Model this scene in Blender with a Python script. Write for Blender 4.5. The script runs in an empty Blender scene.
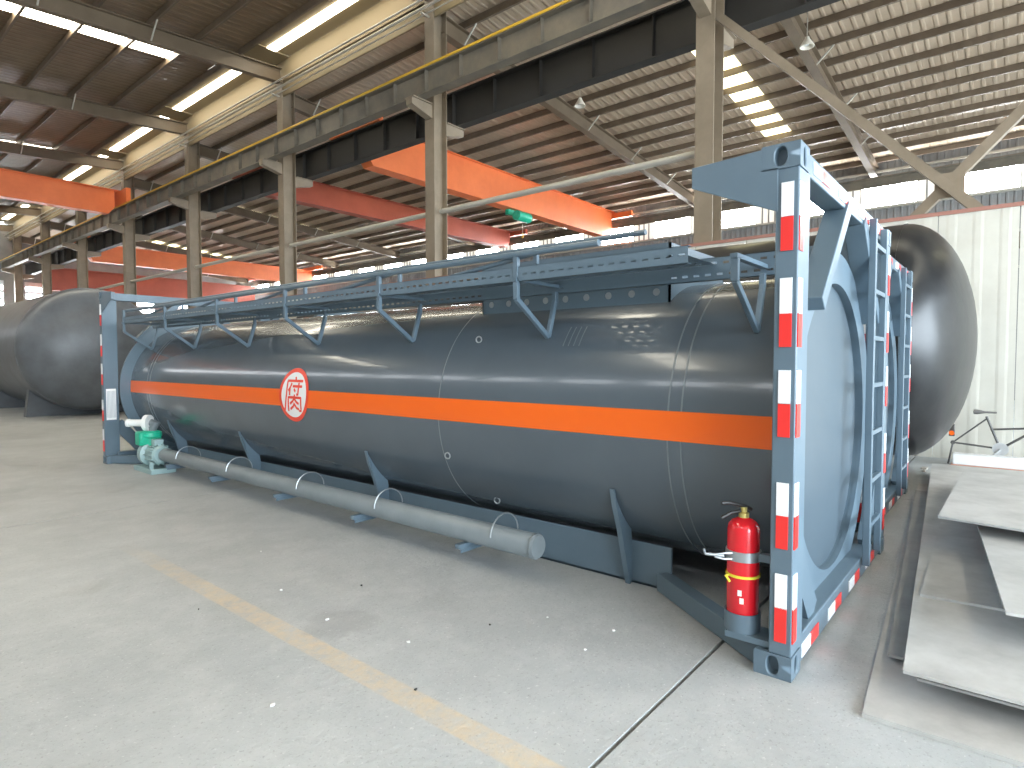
import bpy, bmesh, math, random
from mathutils import Vector, Matrix
PI = math.pi
random.seed(7)
S = bpy.context.scene
COL = S.collection

# ------------------------------------------------------------------ camera
cam_d = bpy.data.cameras.new('camera')
cam = bpy.data.objects.new('camera', cam_d); COL.objects.link(cam)
cam_d.sensor_fit = 'HORIZONTAL'; cam_d.sensor_width = 36.0
cam_d.lens = 36.0 * 605.4 / 1024.0
cam_d.clip_start = 0.05; cam_d.clip_end = 300
cam.location = (-3.067, -0.795, 1.558)
YAW, PIT = 0.6932, 0.0387
fwd = Vector((math.cos(YAW)*math.cos(PIT), math.sin(YAW)*math.cos(PIT), -math.sin(PIT)))
cam.rotation_euler = fwd.to_track_quat('-Z', 'Y').to_euler()
S.camera = cam

# ------------------------------------------------------------------ world, daylight, exposure
w = bpy.data.worlds.new('world'); S.world = w; w.use_nodes = True
bg = w.node_tree.nodes['Background']
bg.inputs[0].default_value = (0.78, 0.90, 1.0, 1); bg.inputs[1].default_value = 8.5
S.view_settings.view_transform = 'Standard'; S.view_settings.look = 'None'
S.view_settings.gamma = 1.0; S.view_settings.use_curve_mapping = False
S.view_settings.exposure = 1.12
S.cycles.sample_clamp_indirect = 6.0
S.cycles.max_bounces = 8; S.cycles.diffuse_bounces = 5; S.cycles.glossy_bounces = 4

def portal(name, loc, rot, sx, sy):
    l = bpy.data.lights.new(name, 'AREA'); l.shape = 'RECTANGLE'; l.size = sx; l.size_y = sy
    l.cycles.is_portal = True
    o = bpy.data.objects.new(name, l); COL.objects.link(o); o.location = loc; o.rotation_euler = rot
    return o
DOOR = (-10.0, 8.4, 6.4)          # unseen doorway in the near end wall, widened left to add light: x0, x1, height
YN, YF, XL, XR = -11.0, 62.0, -11.5, 27.7
portal('unseen_door_portal', ((DOOR[0]+DOOR[1])/2, YN, DOOR[2]/2), (PI/2, 0, 0), DOOR[1]-DOOR[0], DOOR[2])
DOOR_ADDED = (11.0, 25.0, 6.4)        # unseen doorway added to brighten the bay beyond the columns
portal('unseen_door_portal', ((DOOR_ADDED[0]+DOOR_ADDED[1])/2, YN, DOOR_ADDED[2]/2), (PI/2, 0, 0), DOOR_ADDED[1]-DOOR_ADDED[0], DOOR_ADDED[2])
SKY_E, SKYR_E, WIN_E = 8.0, 1.6, 24.0       # skylight sheets and window panes

# ------------------------------------------------------------------ materials
def mat(name, col, rough=0.5, metal=0.0, noise=None, bump=None, spec=0.5, coat=0.0, emit=None):
    m = bpy.data.materials.new(name); m.use_nodes = True
    nt = m.node_tree; b = nt.nodes['Principled BSDF']
    b.inputs['Base Color'].default_value = (*col, 1)
    b.inputs['Roughness'].default_value = rough; b.inputs['Metallic'].default_value = metal
    b.inputs['Specular IOR Level'].default_value = spec
    if coat: b.inputs['Coat Weight'].default_value = coat; b.inputs['Coat Roughness'].default_value = 0.08
    if emit:
        b.inputs['Emission Color'].default_value = (*emit[0], 1); b.inputs['Emission Strength'].default_value = emit[1]
    if noise or bump:
        tc = nt.nodes.new('ShaderNodeTexCoord')
    if noise:                               # (scale, other colour, low, high)
        n = nt.nodes.new('ShaderNodeTexNoise'); n.inputs['Scale'].default_value = noise[0]
        n.inputs['Detail'].default_value = 6; n.inputs['Roughness'].default_value = 0.65
        r = nt.nodes.new('ShaderNodeValToRGB')
        r.color_ramp.elements[0].position = noise[2]; r.color_ramp.elements[1].position = noise[3]
        r.color_ramp.elements[0].color = (*noise[1], 1); r.color_ramp.elements[1].color = (*col, 1)
        nt.links.new(tc.outputs['Object'], n.inputs['Vector']); nt.links.new(n.outputs['Fac'], r.inputs[0])
        nt.links.new(r.outputs[0], b.inputs['Base Color'])
    if bump:                                # (scale, strength, distance)
        n2 = nt.nodes.new('ShaderNodeTexNoise'); n2.inputs['Scale'].default_value = bump[0]; n2.inputs['Detail'].default_value = 5
        bp = nt.nodes.new('ShaderNodeBump'); bp.inputs['Strength'].default_value = bump[1]; bp.inputs['Distance'].default_value = bump[2]
        nt.links.new(tc.outputs['Object'], n2.inputs['Vector']); nt.links.new(n2.outputs['Fac'], bp.inputs['Height'])
        nt.links.new(bp.outputs[0], b.inputs['Normal'])
    return m

def corrugated(name, col, axis, pitch, rough=0.5, depth=0.03, dirt=None):
    m = mat(name, col, rough, noise=(1.3, dirt or tuple(c*0.8 for c in col), 0.35, 0.65))
    nt = m.node_tree; b = nt.nodes['Principled BSDF']
    tc = nt.nodes.new('ShaderNodeTexCoord'); wv = nt.nodes.new('ShaderNodeTexWave')
    wv.wave_type = 'BANDS'; wv.bands_direction = axis; wv.inputs['Scale'].default_value = 0.314/pitch
    wv.inputs['Distortion'].default_value = 0
    rp = nt.nodes.new('ShaderNodeValToRGB'); rp.color_ramp.elements[0].position = 0.6; rp.color_ramp.elements[1].position = 0.9
    bp = nt.nodes.new('ShaderNodeBump'); bp.inputs['Strength'].default_value = 1; bp.inputs['Distance'].default_value = depth
    nt.links.new(tc.outputs['Object'], wv.inputs['Vector']); nt.links.new(wv.outputs['Fac'], rp.inputs[0])
    nt.links.new(rp.outputs[0], bp.inputs['Height']); nt.links.new(bp.outputs[0], b.inputs['Normal'])
    return m

M = {}
M['paint'] = mat('blue grey frame paint', (0.118, 0.168, 0.208), 0.38, noise=(2.2, (0.102, 0.147, 0.184), 0.35, 0.7), bump=(160, 0.05, 0.002))
M['barrel'] = mat('glossy grey barrel paint', (0.092, 0.115, 0.135), 0.24, noise=(1.2, (0.080, 0.101, 0.120), 0.35, 0.7), bump=(1.4, 0.10, 0.02), coat=0.35)
M['weld'] = mat('weld bead grey', (0.15, 0.175, 0.19), 0.30, bump=(90, 0.3, 0.004))
M['orange'] = mat('orange vinyl', (0.88, 0.135, 0.008), 0.30, coat=0.1)
M['red_ring'] = mat('red vinyl', (0.80, 0.055, 0.02), 0.35)
M['white_vinyl'] = mat('white vinyl', (0.82, 0.82, 0.80), 0.4)
M['tape_red'] = mat('red reflector', (0.78, 0.035, 0.03), 0.3, bump=(400, 0.1, 0.001))
M['tape_white'] = mat('white reflector', (0.82, 0.83, 0.84), 0.3, bump=(400, 0.1, 0.001))
M['black_tank'] = mat('black tank primer', (0.012, 0.013, 0.015), 0.30, noise=(3.0, (0.022, 0.023, 0.024), 0.30, 0.62), bump=(2.2, 0.2, 0.03))
M['concrete'] = None
M['dark'] = mat('dark gap', (0.02, 0.02, 0.022), 0.9)
M['steel_col'] = mat('column paint', (0.255, 0.20, 0.14), 0.55, noise=(1.5, (0.195, 0.15, 0.10), 0.35, 0.7))
M['rafter'] = mat('rafter paint', (0.165, 0.12, 0.075), 0.55, noise=(1.5, (0.125, 0.09, 0.055), 0.35, 0.7))
M['vessel_sheen'] = mat('black vessel with painted sheen', (0.125, 0.135, 0.148), 0.36, noise=(2.0, (0.09, 0.095, 0.10), 0.30, 0.62), bump=(2.2, 0.15, 0.03))  # black vessel lightened, reflected light put into the colour
M['crane_red'] = mat('faded red crane', (0.42, 0.085, 0.045), 0.5, noise=(0.9, (0.33, 0.065, 0.035), 0.35, 0.7))
M['purlin'] = mat('purlin steel', (0.17, 0.125, 0.085), 0.5, noise=(2, (0.12, 0.085, 0.055), 0.35, 0.7))
M['roof'] = corrugated('roof sheet', (0.52, 0.405, 0.295), 'Y', 0.30, 0.33, 0.02, (0.45, 0.345, 0.245))  # lighter than the left sheet, window light put into its colour
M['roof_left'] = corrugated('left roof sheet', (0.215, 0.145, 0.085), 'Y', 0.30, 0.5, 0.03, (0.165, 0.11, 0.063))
M['wall_sheet'] = corrugated('wall sheet', (0.26, 0.255, 0.245), 'Y', 0.25, 0.5)
M['partition'] = corrugated('cream panel', (0.60, 0.575, 0.50), 'Y', 0.33, 0.5, 0.004, (0.54, 0.51, 0.44))
M['lantern'] = mat('cream lantern lining', (0.24, 0.185, 0.105), 0.7)
M['cap'] = mat('red brown capping', (0.35, 0.16, 0.12), 0.6)
M['crane'] = mat('crane orange', (0.84, 0.20, 0.055), 0.45, noise=(0.9, (0.72, 0.155, 0.042), 0.35, 0.7))
M['yellow'] = mat('yellow busbar', (0.72, 0.43, 0.04), 0.45)
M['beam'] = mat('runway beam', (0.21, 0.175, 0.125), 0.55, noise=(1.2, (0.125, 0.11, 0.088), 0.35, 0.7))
M['beam_shaded'] = mat('runway beam in painted shade', (0.030, 0.027, 0.023), 0.6, noise=(1.2, (0.024, 0.021, 0.018), 0.35, 0.7))  # near-black copy of the runway beam, its shade put into the colour
M['skylight'] = mat('translucent skylight', (0.8, 0.75, 0.6), 0.5, emit=((1.0, 0.93, 0.76), SKY_E))
M['skylight_r'] = mat('translucent skylight pale', (0.8, 0.78, 0.6), 0.5, emit=((1.0, 0.90, 0.52), SKYR_E))
M['pane'] = mat('bright window pane', (0.9, 0.9, 0.9), 0.3, emit=((0.92, 0.96, 1.0), WIN_E))
M['pane_added'] = mat('added window pane', (0.6, 0.6, 0.6), 0.5, emit=((0.92, 0.96, 1.0), 5.0))  # glow for the added left windows, kept weak to soften barrel streaks
M['head'] = mat('head paint', (0.078, 0.108, 0.132), 0.40, noise=(1.6, (0.068, 0.095, 0.118), 0.35, 0.7))
M['pane_dim'] = mat('frosted side pane', (0.5, 0.5, 0.48), 0.4, emit=((0.95, 0.9, 0.8), 0.35))
M['alu'] = mat('aluminium', (0.62, 0.63, 0.63), 0.35, 0.6)
M['galv'] = mat('galvanised pipe', (0.45, 0.42, 0.36), 0.5, 0.2)
M['red_ext'] = mat('extinguisher red', (0.70, 0.012, 0.022), 0.22, coat=0.4)
M['black'] = mat('black plastic', (0.02, 0.02, 0.02), 0.4)
M['brass'] = mat('brass', (0.75, 0.62, 0.22), 0.3, 0.8)
M['strap'] = mat('steel strap', (0.42, 0.45, 0.47), 0.3, 0.7)
M['yellow_tie'] = mat('yellow tie', (0.80, 0.68, 0.06), 0.5)
M['green'] = mat('pump green', (0.02, 0.50, 0.30), 0.35, noise=(9, (0.015, 0.38, 0.23), 0.35, 0.65))
M['motor'] = mat('motor grey green', (0.30, 0.42, 0.42), 0.4)
M['pipe'] = mat('hose tube paint', (0.190, 0.215, 0.225), 0.36, noise=(3, (0.16, 0.185, 0.195), 0.35, 0.65))
M['plate'] = mat('dusty steel plate', (0.50, 0.49, 0.465), 0.6, noise=(2.6, (0.36, 0.35, 0.33), 0.30, 0.62), bump=(30, 0.1, 0.003))
M['plate_dark'] = mat('bare steel plate', (0.33, 0.325, 0.31), 0.55, noise=(2.6, (0.24, 0.235, 0.225), 0.30, 0.62), bump=(30, 0.1, 0.003))
M['timber'] = mat('timber', (0.25, 0.19, 0.12), 0.8, noise=(8, (0.16, 0.12, 0.08), 0.3, 0.7))
M['bike'] = mat('bike tube', (0.10, 0.095, 0.09), 0.4, 0.3)
M['saddle'] = mat('saddle', (0.16, 0.15, 0.14), 0.6)
M['crate'] = mat('white board', (0.78, 0.77, 0.75), 0.6)
M['crate_red'] = mat('reddish board', (0.55, 0.28, 0.20), 0.7)
M['scrap'] = mat('scrap wood', (0.50, 0.46, 0.40), 0.8, noise=(12, (0.35, 0.31, 0.26), 0.3, 0.7))
M['lamp'] = mat('lamp reflector', (0.75, 0.7, 0.6), 0.35)

def concrete():
    m = bpy.data.materials.new('concrete floor'); m.use_nodes = True
    nt = m.node_tree; b = nt.nodes['Principled BSDF']; L = nt.links.new
    tc = nt.nodes.new('ShaderNodeTexCoord'); sep = nt.nodes.new('ShaderNodeSeparateXYZ'); L(tc.outputs['Object'], sep.inputs[0])
    def noise(sc, det=6, rough=0.6):
        n = nt.nodes.new('ShaderNodeTexNoise'); n.inputs['Scale'].default_value = sc; n.inputs['Detail'].default_value = det
        n.inputs['Roughness'].default_value = rough; L(tc.outputs['Object'], n.inputs['Vector']); return n.outputs['Fac']
    def ramp(fac, p0, p1, c0=(0, 0, 0), c1=(1, 1, 1)):
        r = nt.nodes.new('ShaderNodeValToRGB'); e = r.color_ramp.elements
        e[0].position = p0; e[1].position = p1; e[0].color = (*c0, 1); e[1].color = (*c1, 1); L(fac, r.inputs[0]); return r.outputs[0]
    def mix(f, a, c, t='MIX'):
        x = nt.nodes.new('ShaderNodeMix'); x.data_type = 'RGBA'; x.blend_type = t
        for s, v in ((x.inputs[0], f), (x.inputs[6], a), (x.inputs[7], c)):
            if hasattr(v, 'links'): L(v, s)
            elif isinstance(v, tuple): s.default_value = (*v, 1)
            else: s.default_value = v
        return x.outputs[2]
    def math_(op, a, c=None):
        n = nt.nodes.new('ShaderNodeMath'); n.operation = op
        for s, v in ((n.inputs[0], a), (n.inputs[1], c)):
            if v is None: continue
            if hasattr(v, 'links'): L(v, s)
            else: s.default_value = v
        return n.outputs[0]
    base = mix(ramp(noise(0.55), 0.35, 0.66), (0.355, 0.37, 0.37), (0.44, 0.455, 0.455))
    # greener, smoother paint on the aisle side of the yellow line
    jx = math_('ADD', sep.outputs['X'], math_('MULTIPLY', math_('SUBTRACT', noise(1.7), 0.5), 0.18))
    aisle = ramp(math_('ADD', math_('MULTIPLY', jx, -1.0), 0.0), 1.28 - 0.0, 1.42)
    aisle_col = mix(ramp(noise(0.8), 0.3, 0.7), (0.30, 0.345, 0.345), (0.355, 0.40, 0.40))
    base = mix(aisle, base, aisle_col)
    # mottled dust, oil stains, pits
    base = mix(math_('MULTIPLY', ramp(noise(3.5, 8, 0.7), 0.45, 0.75), 0.35), base, (0.60, 0.60, 0.59))
    base = mix(math_('MULTIPLY', ramp(noise(0.9, 3), 0.62, 0.72), 0.35), base, (0.26, 0.255, 0.24))
    base = mix(math_('MULTIPLY', ramp(noise(26, 8, 0.75), 0.58, 0.70), 0.5), base, (0.22, 0.215, 0.2))
    vd = nt.nodes.new('ShaderNodeVectorMath'); vd.operation = 'DISTANCE'; L(tc.outputs['Object'], vd.inputs[0]); vd.inputs[1].default_value = (-1.0, 2.25, 0)
    st = ramp(math_('ADD', vd.outputs['Value'], math_('MULTIPLY', math_('SUBTRACT', noise(5.0), 0.5), 0.35)), 0.16, 0.24, (1, 1, 1), (0, 0, 0))
    base = mix(math_('MULTIPLY', st, 0.4), base, (0.27, 0.27, 0.265))
    base = mix(math_('MULTIPLY', ramp(noise(60, 4, 0.6), 0.60, 0.66), 0.45), base, (0.20, 0.20, 0.19))
    base = mix(math_('MULTIPLY', ramp(noise(48, 5, 0.6), 0.62, 0.70), 0.5), base, (0.72, 0.72, 0.70))
    base = mix(math_('MULTIPLY', ramp(noise(9, 9, 0.8), 0.52, 0.68), 0.22), base, (0.26, 0.265, 0.26))
    # worn yellow line
    dl = math_('ABSOLUTE', math_('SUBTRACT', sep.outputs['X'], -1.265))
    line = ramp(math_('ADD', dl, math_('MULTIPLY', math_('SUBTRACT', noise(22), 0.5), 0.03)), 0.062, 0.074, (1, 1, 1), (0, 0, 0))
    yend = ramp(math_('MULTIPLY', math_('ADD', sep.outputs['Y'], math_('MULTIPLY', noise(2.0), 1.2)), 0.1), 0.40, 0.56, (1, 1, 1), (0, 0, 0))
    wear = ramp(noise(11, 9, 0.75), 0.34, 0.60, (0.05, 0.05, 0.05), (0.85, 0.85, 0.85))
    base = mix(math_('MULTIPLY', math_('MULTIPLY', line, yend), math_('MULTIPLY', wear, 0.85)), base, (0.60, 0.475, 0.31))
    L(base, b.inputs['Base Color'])
    L(ramp(noise(1.2), 0.3, 0.7, (0.42,)*3, (0.62,)*3), b.inputs['Roughness'])
    bp = nt.nodes.new('ShaderNodeBump'); bp.inputs['Strength'].default_value = 0.6; bp.inputs['Distance'].default_value = 0.012
    L(noise(18, 8, 0.7), bp.inputs['Height']); L(bp.outputs[0], b.inputs['Normal'])
    return m
M['concrete'] = concrete()

# ------------------------------------------------------------------ mesh helpers
ORI = {}
class MB:
    def __init__(s): s.v = []; s.f = []
    def add(s, vs, fs):
        k = len(s.v); s.v += [tuple(v) for v in vs]; s.f += [tuple(i+k for i in f) for f in fs]; return s
    def box(s, x0, x1, y0, y1, z0, z1):
        return s.add([(x0,y0,z0),(x1,y0,z0),(x1,y1,z0),(x0,y1,z0),(x0,y0,z1),(x1,y0,z1),(x1,y1,z1),(x0,y1,z1)],
                     [(3,2,1,0),(4,5,6,7),(0,1,5,4),(1,2,6,5),(2,3,7,6),(3,0,4,7)])
    def bar(s, a, b, w, h, up=(0,0,1)):
        a = Vector(a); b = Vector(b); d = (b-a).normalized(); u = Vector(up)
        r = d.cross(u)
        if r.length < 1e-4: r = d.cross(Vector((1,0,0)))
        r.normalize(); u = r.cross(d).normalized()
        vs = []
        for p in (a, b):
            for i, j in ((-1,-1),(1,-1),(1,1),(-1,1)): vs.append(p + r*(i*w/2) + u*(j*h/2))
        return s.add(vs, [(3,2,1,0),(4,5,6,7),(0,1,5,4),(1,2,6,5),(2,3,7,6),(3,0,4,7)])
    def tube(s, pts, r, n=12, cap=True):
        pts = [Vector(p) for p in pts]; rr = r if isinstance(r, (list, tuple)) else [r]*len(pts)
        vs = []; fs = []; prev = None
        for i, p in enumerate(pts):
            d = (pts[min(i+1, len(pts)-1)] - pts[max(i-1, 0)]).normalized()
            if prev is None:
                a = d.cross(Vector((0,0,1)))
                if a.length < 1e-3: a = d.cross(Vector((1,0,0)))
            else: a = prev - d*prev.dot(d)
            a.normalize(); prev = a; b = d.cross(a)
            for k in range(n):
                t = 2*PI*k/n; vs.append(p + (a*math.cos(t) + b*math.sin(t))*rr[i])
        for i in range(len(pts)-1):
            for k in range(n):
                fs.append((i*n+k, i*n+(k+1)%n, (i+1)*n+(k+1)%n, (i+1)*n+k))
        if cap: fs.append(tuple(range(n-1, -1, -1))); fs.append(tuple((len(pts)-1)*n+k for k in range(n)))
        return s.add(vs, fs)
    def lathe(s, prof, c=(0,0,0), axis='Z', n=32):          # prof: (radius, height)
        vs = []; fs = []; m = len(prof)
        for r, h in prof:
            for k in range(n):
                t = 2*PI*k/n; a, b = r*math.cos(t), r*math.sin(t)
                vs.append({'Z': (c[0]+a, c[1]+b, c[2]+h), 'Y': (c[0]+a, c[1]+h, c[2]+b), 'X': (c[0]+h, c[1]+a, c[2]+b)}[axis])
        for i in range(m-1):
            for k in range(n):
                q = (i*n+k, i*n+(k+1)%n, (i+1)*n+(k+1)%n, (i+1)*n+k)
                fs.append(q if axis != 'Y' else q[::-1])
        if prof[0][0] > 1e-6: fs.append(tuple(range(n)))
        if prof[-1][0] > 1e-6: fs.append(tuple((m-1)*n+k for k in range(n)))
        return s.add(vs, fs)
    def prism(s, pts, d):                                   # planar polygon pts swept by vector d
        n = len(pts); d = Vector(d); vs = [Vector(p) for p in pts]; vs += [v + d for v in vs]
        fs = [tuple(range(n-1, -1, -1)), tuple(range(n, 2*n))] + [(i, (i+1)%n, n+(i+1)%n, n+i) for i in range(n)]
        return s.add(vs, fs)
    def mesh(s, name, m, org=(0,0,0), smooth=True):
        me = bpy.data.meshes.new(name)
        o = Vector(org); me.from_pydata([tuple(Vector(v)-o) for v in s.v], [], s.f)
        bm = bmesh.new(); bm.from_mesh(me); bmesh.ops.remove_doubles(bm, verts=bm.verts, dist=1e-5)
        bmesh.ops.recalc_face_normals(bm, faces=bm.faces); bm.to_mesh(me); bm.free()
        me.materials.append(M[m])
        if smooth: me.shade_smooth(); me.set_sharp_from_angle(angle=math.radians(32))
        return me
    def build(s, name, m, parent=None, bevel=0, org=None, smooth=True):
        if parent is not None: o0 = ORI[parent.name]
        elif org is not None: o0 = Vector(org)
        else:
            xs, ys, zs = zip(*s.v); o0 = Vector(((min(xs)+max(xs))/2, (min(ys)+max(ys))/2, min(zs)))
        o = bpy.data.objects.new(name, s.mesh(name, m, o0, smooth)); COL.objects.link(o)
        ORI[o.name] = o0
        if parent is not None: o.parent = parent
        else: o.location = o0
        if bevel:
            b = o.modifiers.new('bevel', 'BEVEL'); b.width = bevel; b.segments = 2; b.limit_method = 'ANGLE'
        return o
def empty(name, loc):
    o = bpy.data.objects.new(name, None); COL.objects.link(o); o.location = loc; ORI[o.name] = Vector(loc); o.empty_display_size = 0.2
    return o
def tag(o, label=None, cat=None, group=None, kind=None):
    if label: o['label'] = label
    if cat: o['category'] = cat
    if group: o['group'] = group
    if kind: o['kind'] = kind
    return o
def inst(me, name, parent, loc, rot=None, scale=None):      # another piece that shares a mesh; loc in world space
    o = bpy.data.objects.new(name, me); COL.objects.link(o); o.parent = parent
    o.location = Vector(loc) - ORI[parent.name]; ORI[o.name] = Vector(loc)
    if rot: o.rotation_euler = rot
    if scale: o.scale = scale
    return o
def box(*a): return MB().box(*a)

# ================================================================== BUILDING
BAY0, PITCH = 4.09, 8.0
ROWX, RIDGE = 9.05, 12.15
SL_R = 0.08; SL_L = 0.065
def zr(x): return 9.95 + SL_R*(XR-x)
def zl(x): return RIDGE + 0.05 - SL_L*(ROWX-x)

floor = tag(empty('floor', (0, 0, 0)), kind='structure')
box(XL-1, XR+1, YN-9, YF+1, -0.3, -0.05).build('sub_base', 'dark', floor)
YJ = [YN-9, -5.6, 0.415, 6.42, 14.4, 22.4, 30.4, 38.4, 46.4, 54.4, YF+1]
XJ = [XL-1, -6.9, 4.95, 16.0, XR+1]
for i in range(len(YJ)-1):
    for j in range(len(XJ)-1):
        g = 0.011 if YJ[i+1] == 0.415 or YJ[i] == 0.415 else 0.004
        box(XJ[j]+.004, XJ[j+1]-.004, YJ[i]+g, YJ[i+1]-g, -0.06, 0).build('floor_slab', 'concrete', floor)

# ---- right outer wall with high window strip
wr = tag(empty('wall_right', (XR, 25, 0)), kind='structure')
WZ0, WZ1 = 8.28, 9.28
box(XR, XR+.15, YN, YF, 0, WZ0-.05).build('lower_sheet', 'wall_sheet', wr)
box(XR, XR+.15, YN, YF, WZ1+.05, 11.5).build('upper_sheet', 'wall_sheet', wr)
for z in (WZ0-.10, 9.75, 6.6, 5.2):
    box(XR-.16, XR, YN, YF, z-.04, z+.04).build('girt', 'galv', wr)
pitch = 3.33; n = 0; y = -0.76 - 3*pitch
while y < YF-2:
    w0 = tag(empty('window_%d' % (n+1), (XR, y+1, WZ0)), kind='structure')
    box(XR+.05, XR+.07, y, y+2.05, WZ0, WZ1).build('pane', 'pane', w0)
    fr = MB()
    fr.box(XR-.03, XR+.09, y-.05, y, WZ0-.05, WZ1+.05).box(XR-.03, XR+.09, y+2.05, y+2.10, WZ0-.05, WZ1+.05)
    fr.box(XR-.03, XR+.09, y, y+2.05, WZ0-.05, WZ0).box(XR-.03, XR+.09, y, y+2.05, WZ1, WZ1+.05)
    fr.build('window_frame', 'alu', w0)
    box(XR, XR+.04, y+1.01, y+1.04, WZ0, WZ1).build('mullion', 'alu', w0)
    box(XR+.05, XR+.07, y+2.10, y+pitch-.05, WZ0-.05, WZ1+.05).build('side_pane', 'pane_dim', w0)
    for k in range(3):
        yy = y+2.10+(k+1)*(pitch-2.15)/4
        box(XR, XR+.05, yy-.03, yy+.03, WZ0-.05, WZ1+.05).build('bar', 'wall_sheet', w0)
    y += pitch; n += 1

# ---- other outer walls
wl = tag(empty('wall_left', (XL, 25, 0)), kind='structure')
box(XL-.15, XL, YN, YF, 0, WZ0-.05).build('lower_sheet', 'wall_sheet', wl)
box(XL-.15, XL, YN, YF, WZ1+.05, 11.2).build('upper_sheet', 'wall_sheet', wl)
y = -0.76 - 3*pitch  # unseen window strip added for cool light from the left
while y < YF-2:
    w0 = tag(empty('window_%d' % (n+1), (XL, y+1, WZ0)), kind='structure')
    box(XL-.07, XL-.05, y, y+2.3, WZ0, WZ1).build('pane', 'pane_added', w0)
    box(XL-.09, XL-.02, y+2.3, y+pitch, WZ0-.05, WZ1+.05).build('window_frame', 'alu', w0)
    box(XL-.04, XL, y+1.1, y+1.14, WZ0, WZ1).build('mullion', 'alu', w0)
    y += pitch; n += 1
wf = tag(empty('wall_far', (7, YF, 0)), kind='structure')
box(XL, XR, YF, YF+.15, 0, 12.3).build('sheet', 'wall_sheet', wf)
for q, (xa, xb) in enumerate(((7.2, 8.4), (9.9, 11.3), (12.4, 13.8), (15, 16.5), (18, 19.5), (21, 22.5), (24, 25.5))):
    lw = tag(empty('window_%d' % (n+1), ((xa+xb)/2, YF-.1, 4)), kind='structure'); n += 1
    for k in range(6):
        box(xa, xb, YF-.05, YF-.02, 4.2+k*.62, 4.5+k*.62).build('louvre_pane', 'pane', lw)
    box(xa-.08, xb+.08, YF-.02, YF, 4.0, 8.0).build('window_frame', 'alu', lw)
wn = tag(empty('wall_near', (7, YN, 0)), kind='structure')
box(XL, DOOR[0], YN-.15, YN, 0, 12.3).build('sheet', 'wall_sheet', wn)
box(DOOR[1], DOOR_ADDED[0], YN-.15, YN, 0, 12.3).build('sheet', 'wall_sheet', wn)
box(DOOR_ADDED[1], XR, YN-.15, YN, 0, 12.3).build('sheet', 'wall_sheet', wn)
box(DOOR_ADDED[0], DOOR_ADDED[1], YN-.15, YN, DOOR_ADDED[2], 12.3).build('sheet', 'wall_sheet', wn)
box(DOOR[0], DOOR[1], YN-.15, YN, DOOR[2], 12.3).build('sheet', 'wall_sheet', wn)

# ---- ceiling: sheets split around the translucent strips, purlins, rafters
ceil = tag(empty('ceiling', (ROWX, 25, RIDGE)), kind='structure')
STRIPS = [-8.6, 6.70, 22.0, 37.2, 52.5]
LAN0, LAN1 = 7.45, 8.90           # ridge lantern opening
def slab(x0, x1, y0, y1, zf, th=0.06, off=0.22):
    a, b = zf(x0)+off, zf(x1)+off
    return MB().prism([(x0,y0,a),(x1,y0,b),(x1,y0,b+th),(x0,y0,a+th)], (0, y1-y0, 0))
ys = [YN]
for s_ in STRIPS: ys += [s_-.5, s_+.5]
ys.append(YF)
for i in range(0, len(ys), 2):
    slab(LAN1, XR, ys[i], ys[i+1], zr).build('roof_sheet', 'roof', ceil)
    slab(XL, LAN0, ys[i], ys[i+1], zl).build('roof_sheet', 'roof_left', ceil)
PR = [LAN1 + 0.1 + 1.13*k for k in range(17)]
PL = [LAN0 - 0.1 - 1.42*k for k in range(14)]
for s_ in STRIPS:
    for k, x in enumerate(PR[:-1]):
        nm = 'skylight_r' if 4 <= k <= 11 else 'roof'
        slab(x, PR[k+1], s_-.5, s_+.5, zr).build('skylight_panel' if nm != 'roof' else 'roof_sheet', nm, ceil)
    slab(LAN1, PR[0], s_-.5, s_+.5, zr).build('roof_sheet', 'roof', ceil); slab(PR[-1], XR, s_-.5, s_+.5, zr).build('roof_sheet', 'roof', ceil)
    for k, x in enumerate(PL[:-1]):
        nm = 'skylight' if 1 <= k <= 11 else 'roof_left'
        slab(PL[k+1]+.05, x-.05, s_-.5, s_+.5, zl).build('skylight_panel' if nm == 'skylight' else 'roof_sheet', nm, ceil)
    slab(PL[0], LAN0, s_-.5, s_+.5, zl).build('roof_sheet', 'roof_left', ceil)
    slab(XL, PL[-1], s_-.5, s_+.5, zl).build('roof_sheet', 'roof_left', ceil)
for x in PR:
    MB().bar((x, YN, zr(x)+.11), (x, YF, zr(x)+.11), 0.075, 0.21).build('purlin', 'purlin', ceil)
for x in PL:
    MB().bar((x, YN, zl(x)+.11), (x, YF, zl(x)+.11), 0.075, 0.21).build('purlin', 'purlin', ceil)
for k in range(-1, 8):
    yb = BAY0 + PITCH*k
    r = MB()
    for zf, xa, xb in ((zr, ROWX+.2, XR), (zl, XL, ROWX-.2)):
        def P(x, d): return (x, yb, zf(x)+d)
        m = MB()
        m.bar(P(xa, -.02), P(xb, -.02), .26, .03).bar(P(xa, -.5), P(xb, -.5), .26, .03).bar(P(xa, -.26), P(xb, -.26), .02, .46)
        m.build('rafter', 'rafter', ceil)
    for x in PR[1:-1:3] + PL[2:-2:2]:
        zf = zr if x > ROWX else zl
        MB().bar((x, yb-.05, zf(x)-.48), (x, yb-.62, zf(x)+.06), .04, .04).build('fly_brace', 'galv', ceil)
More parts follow.
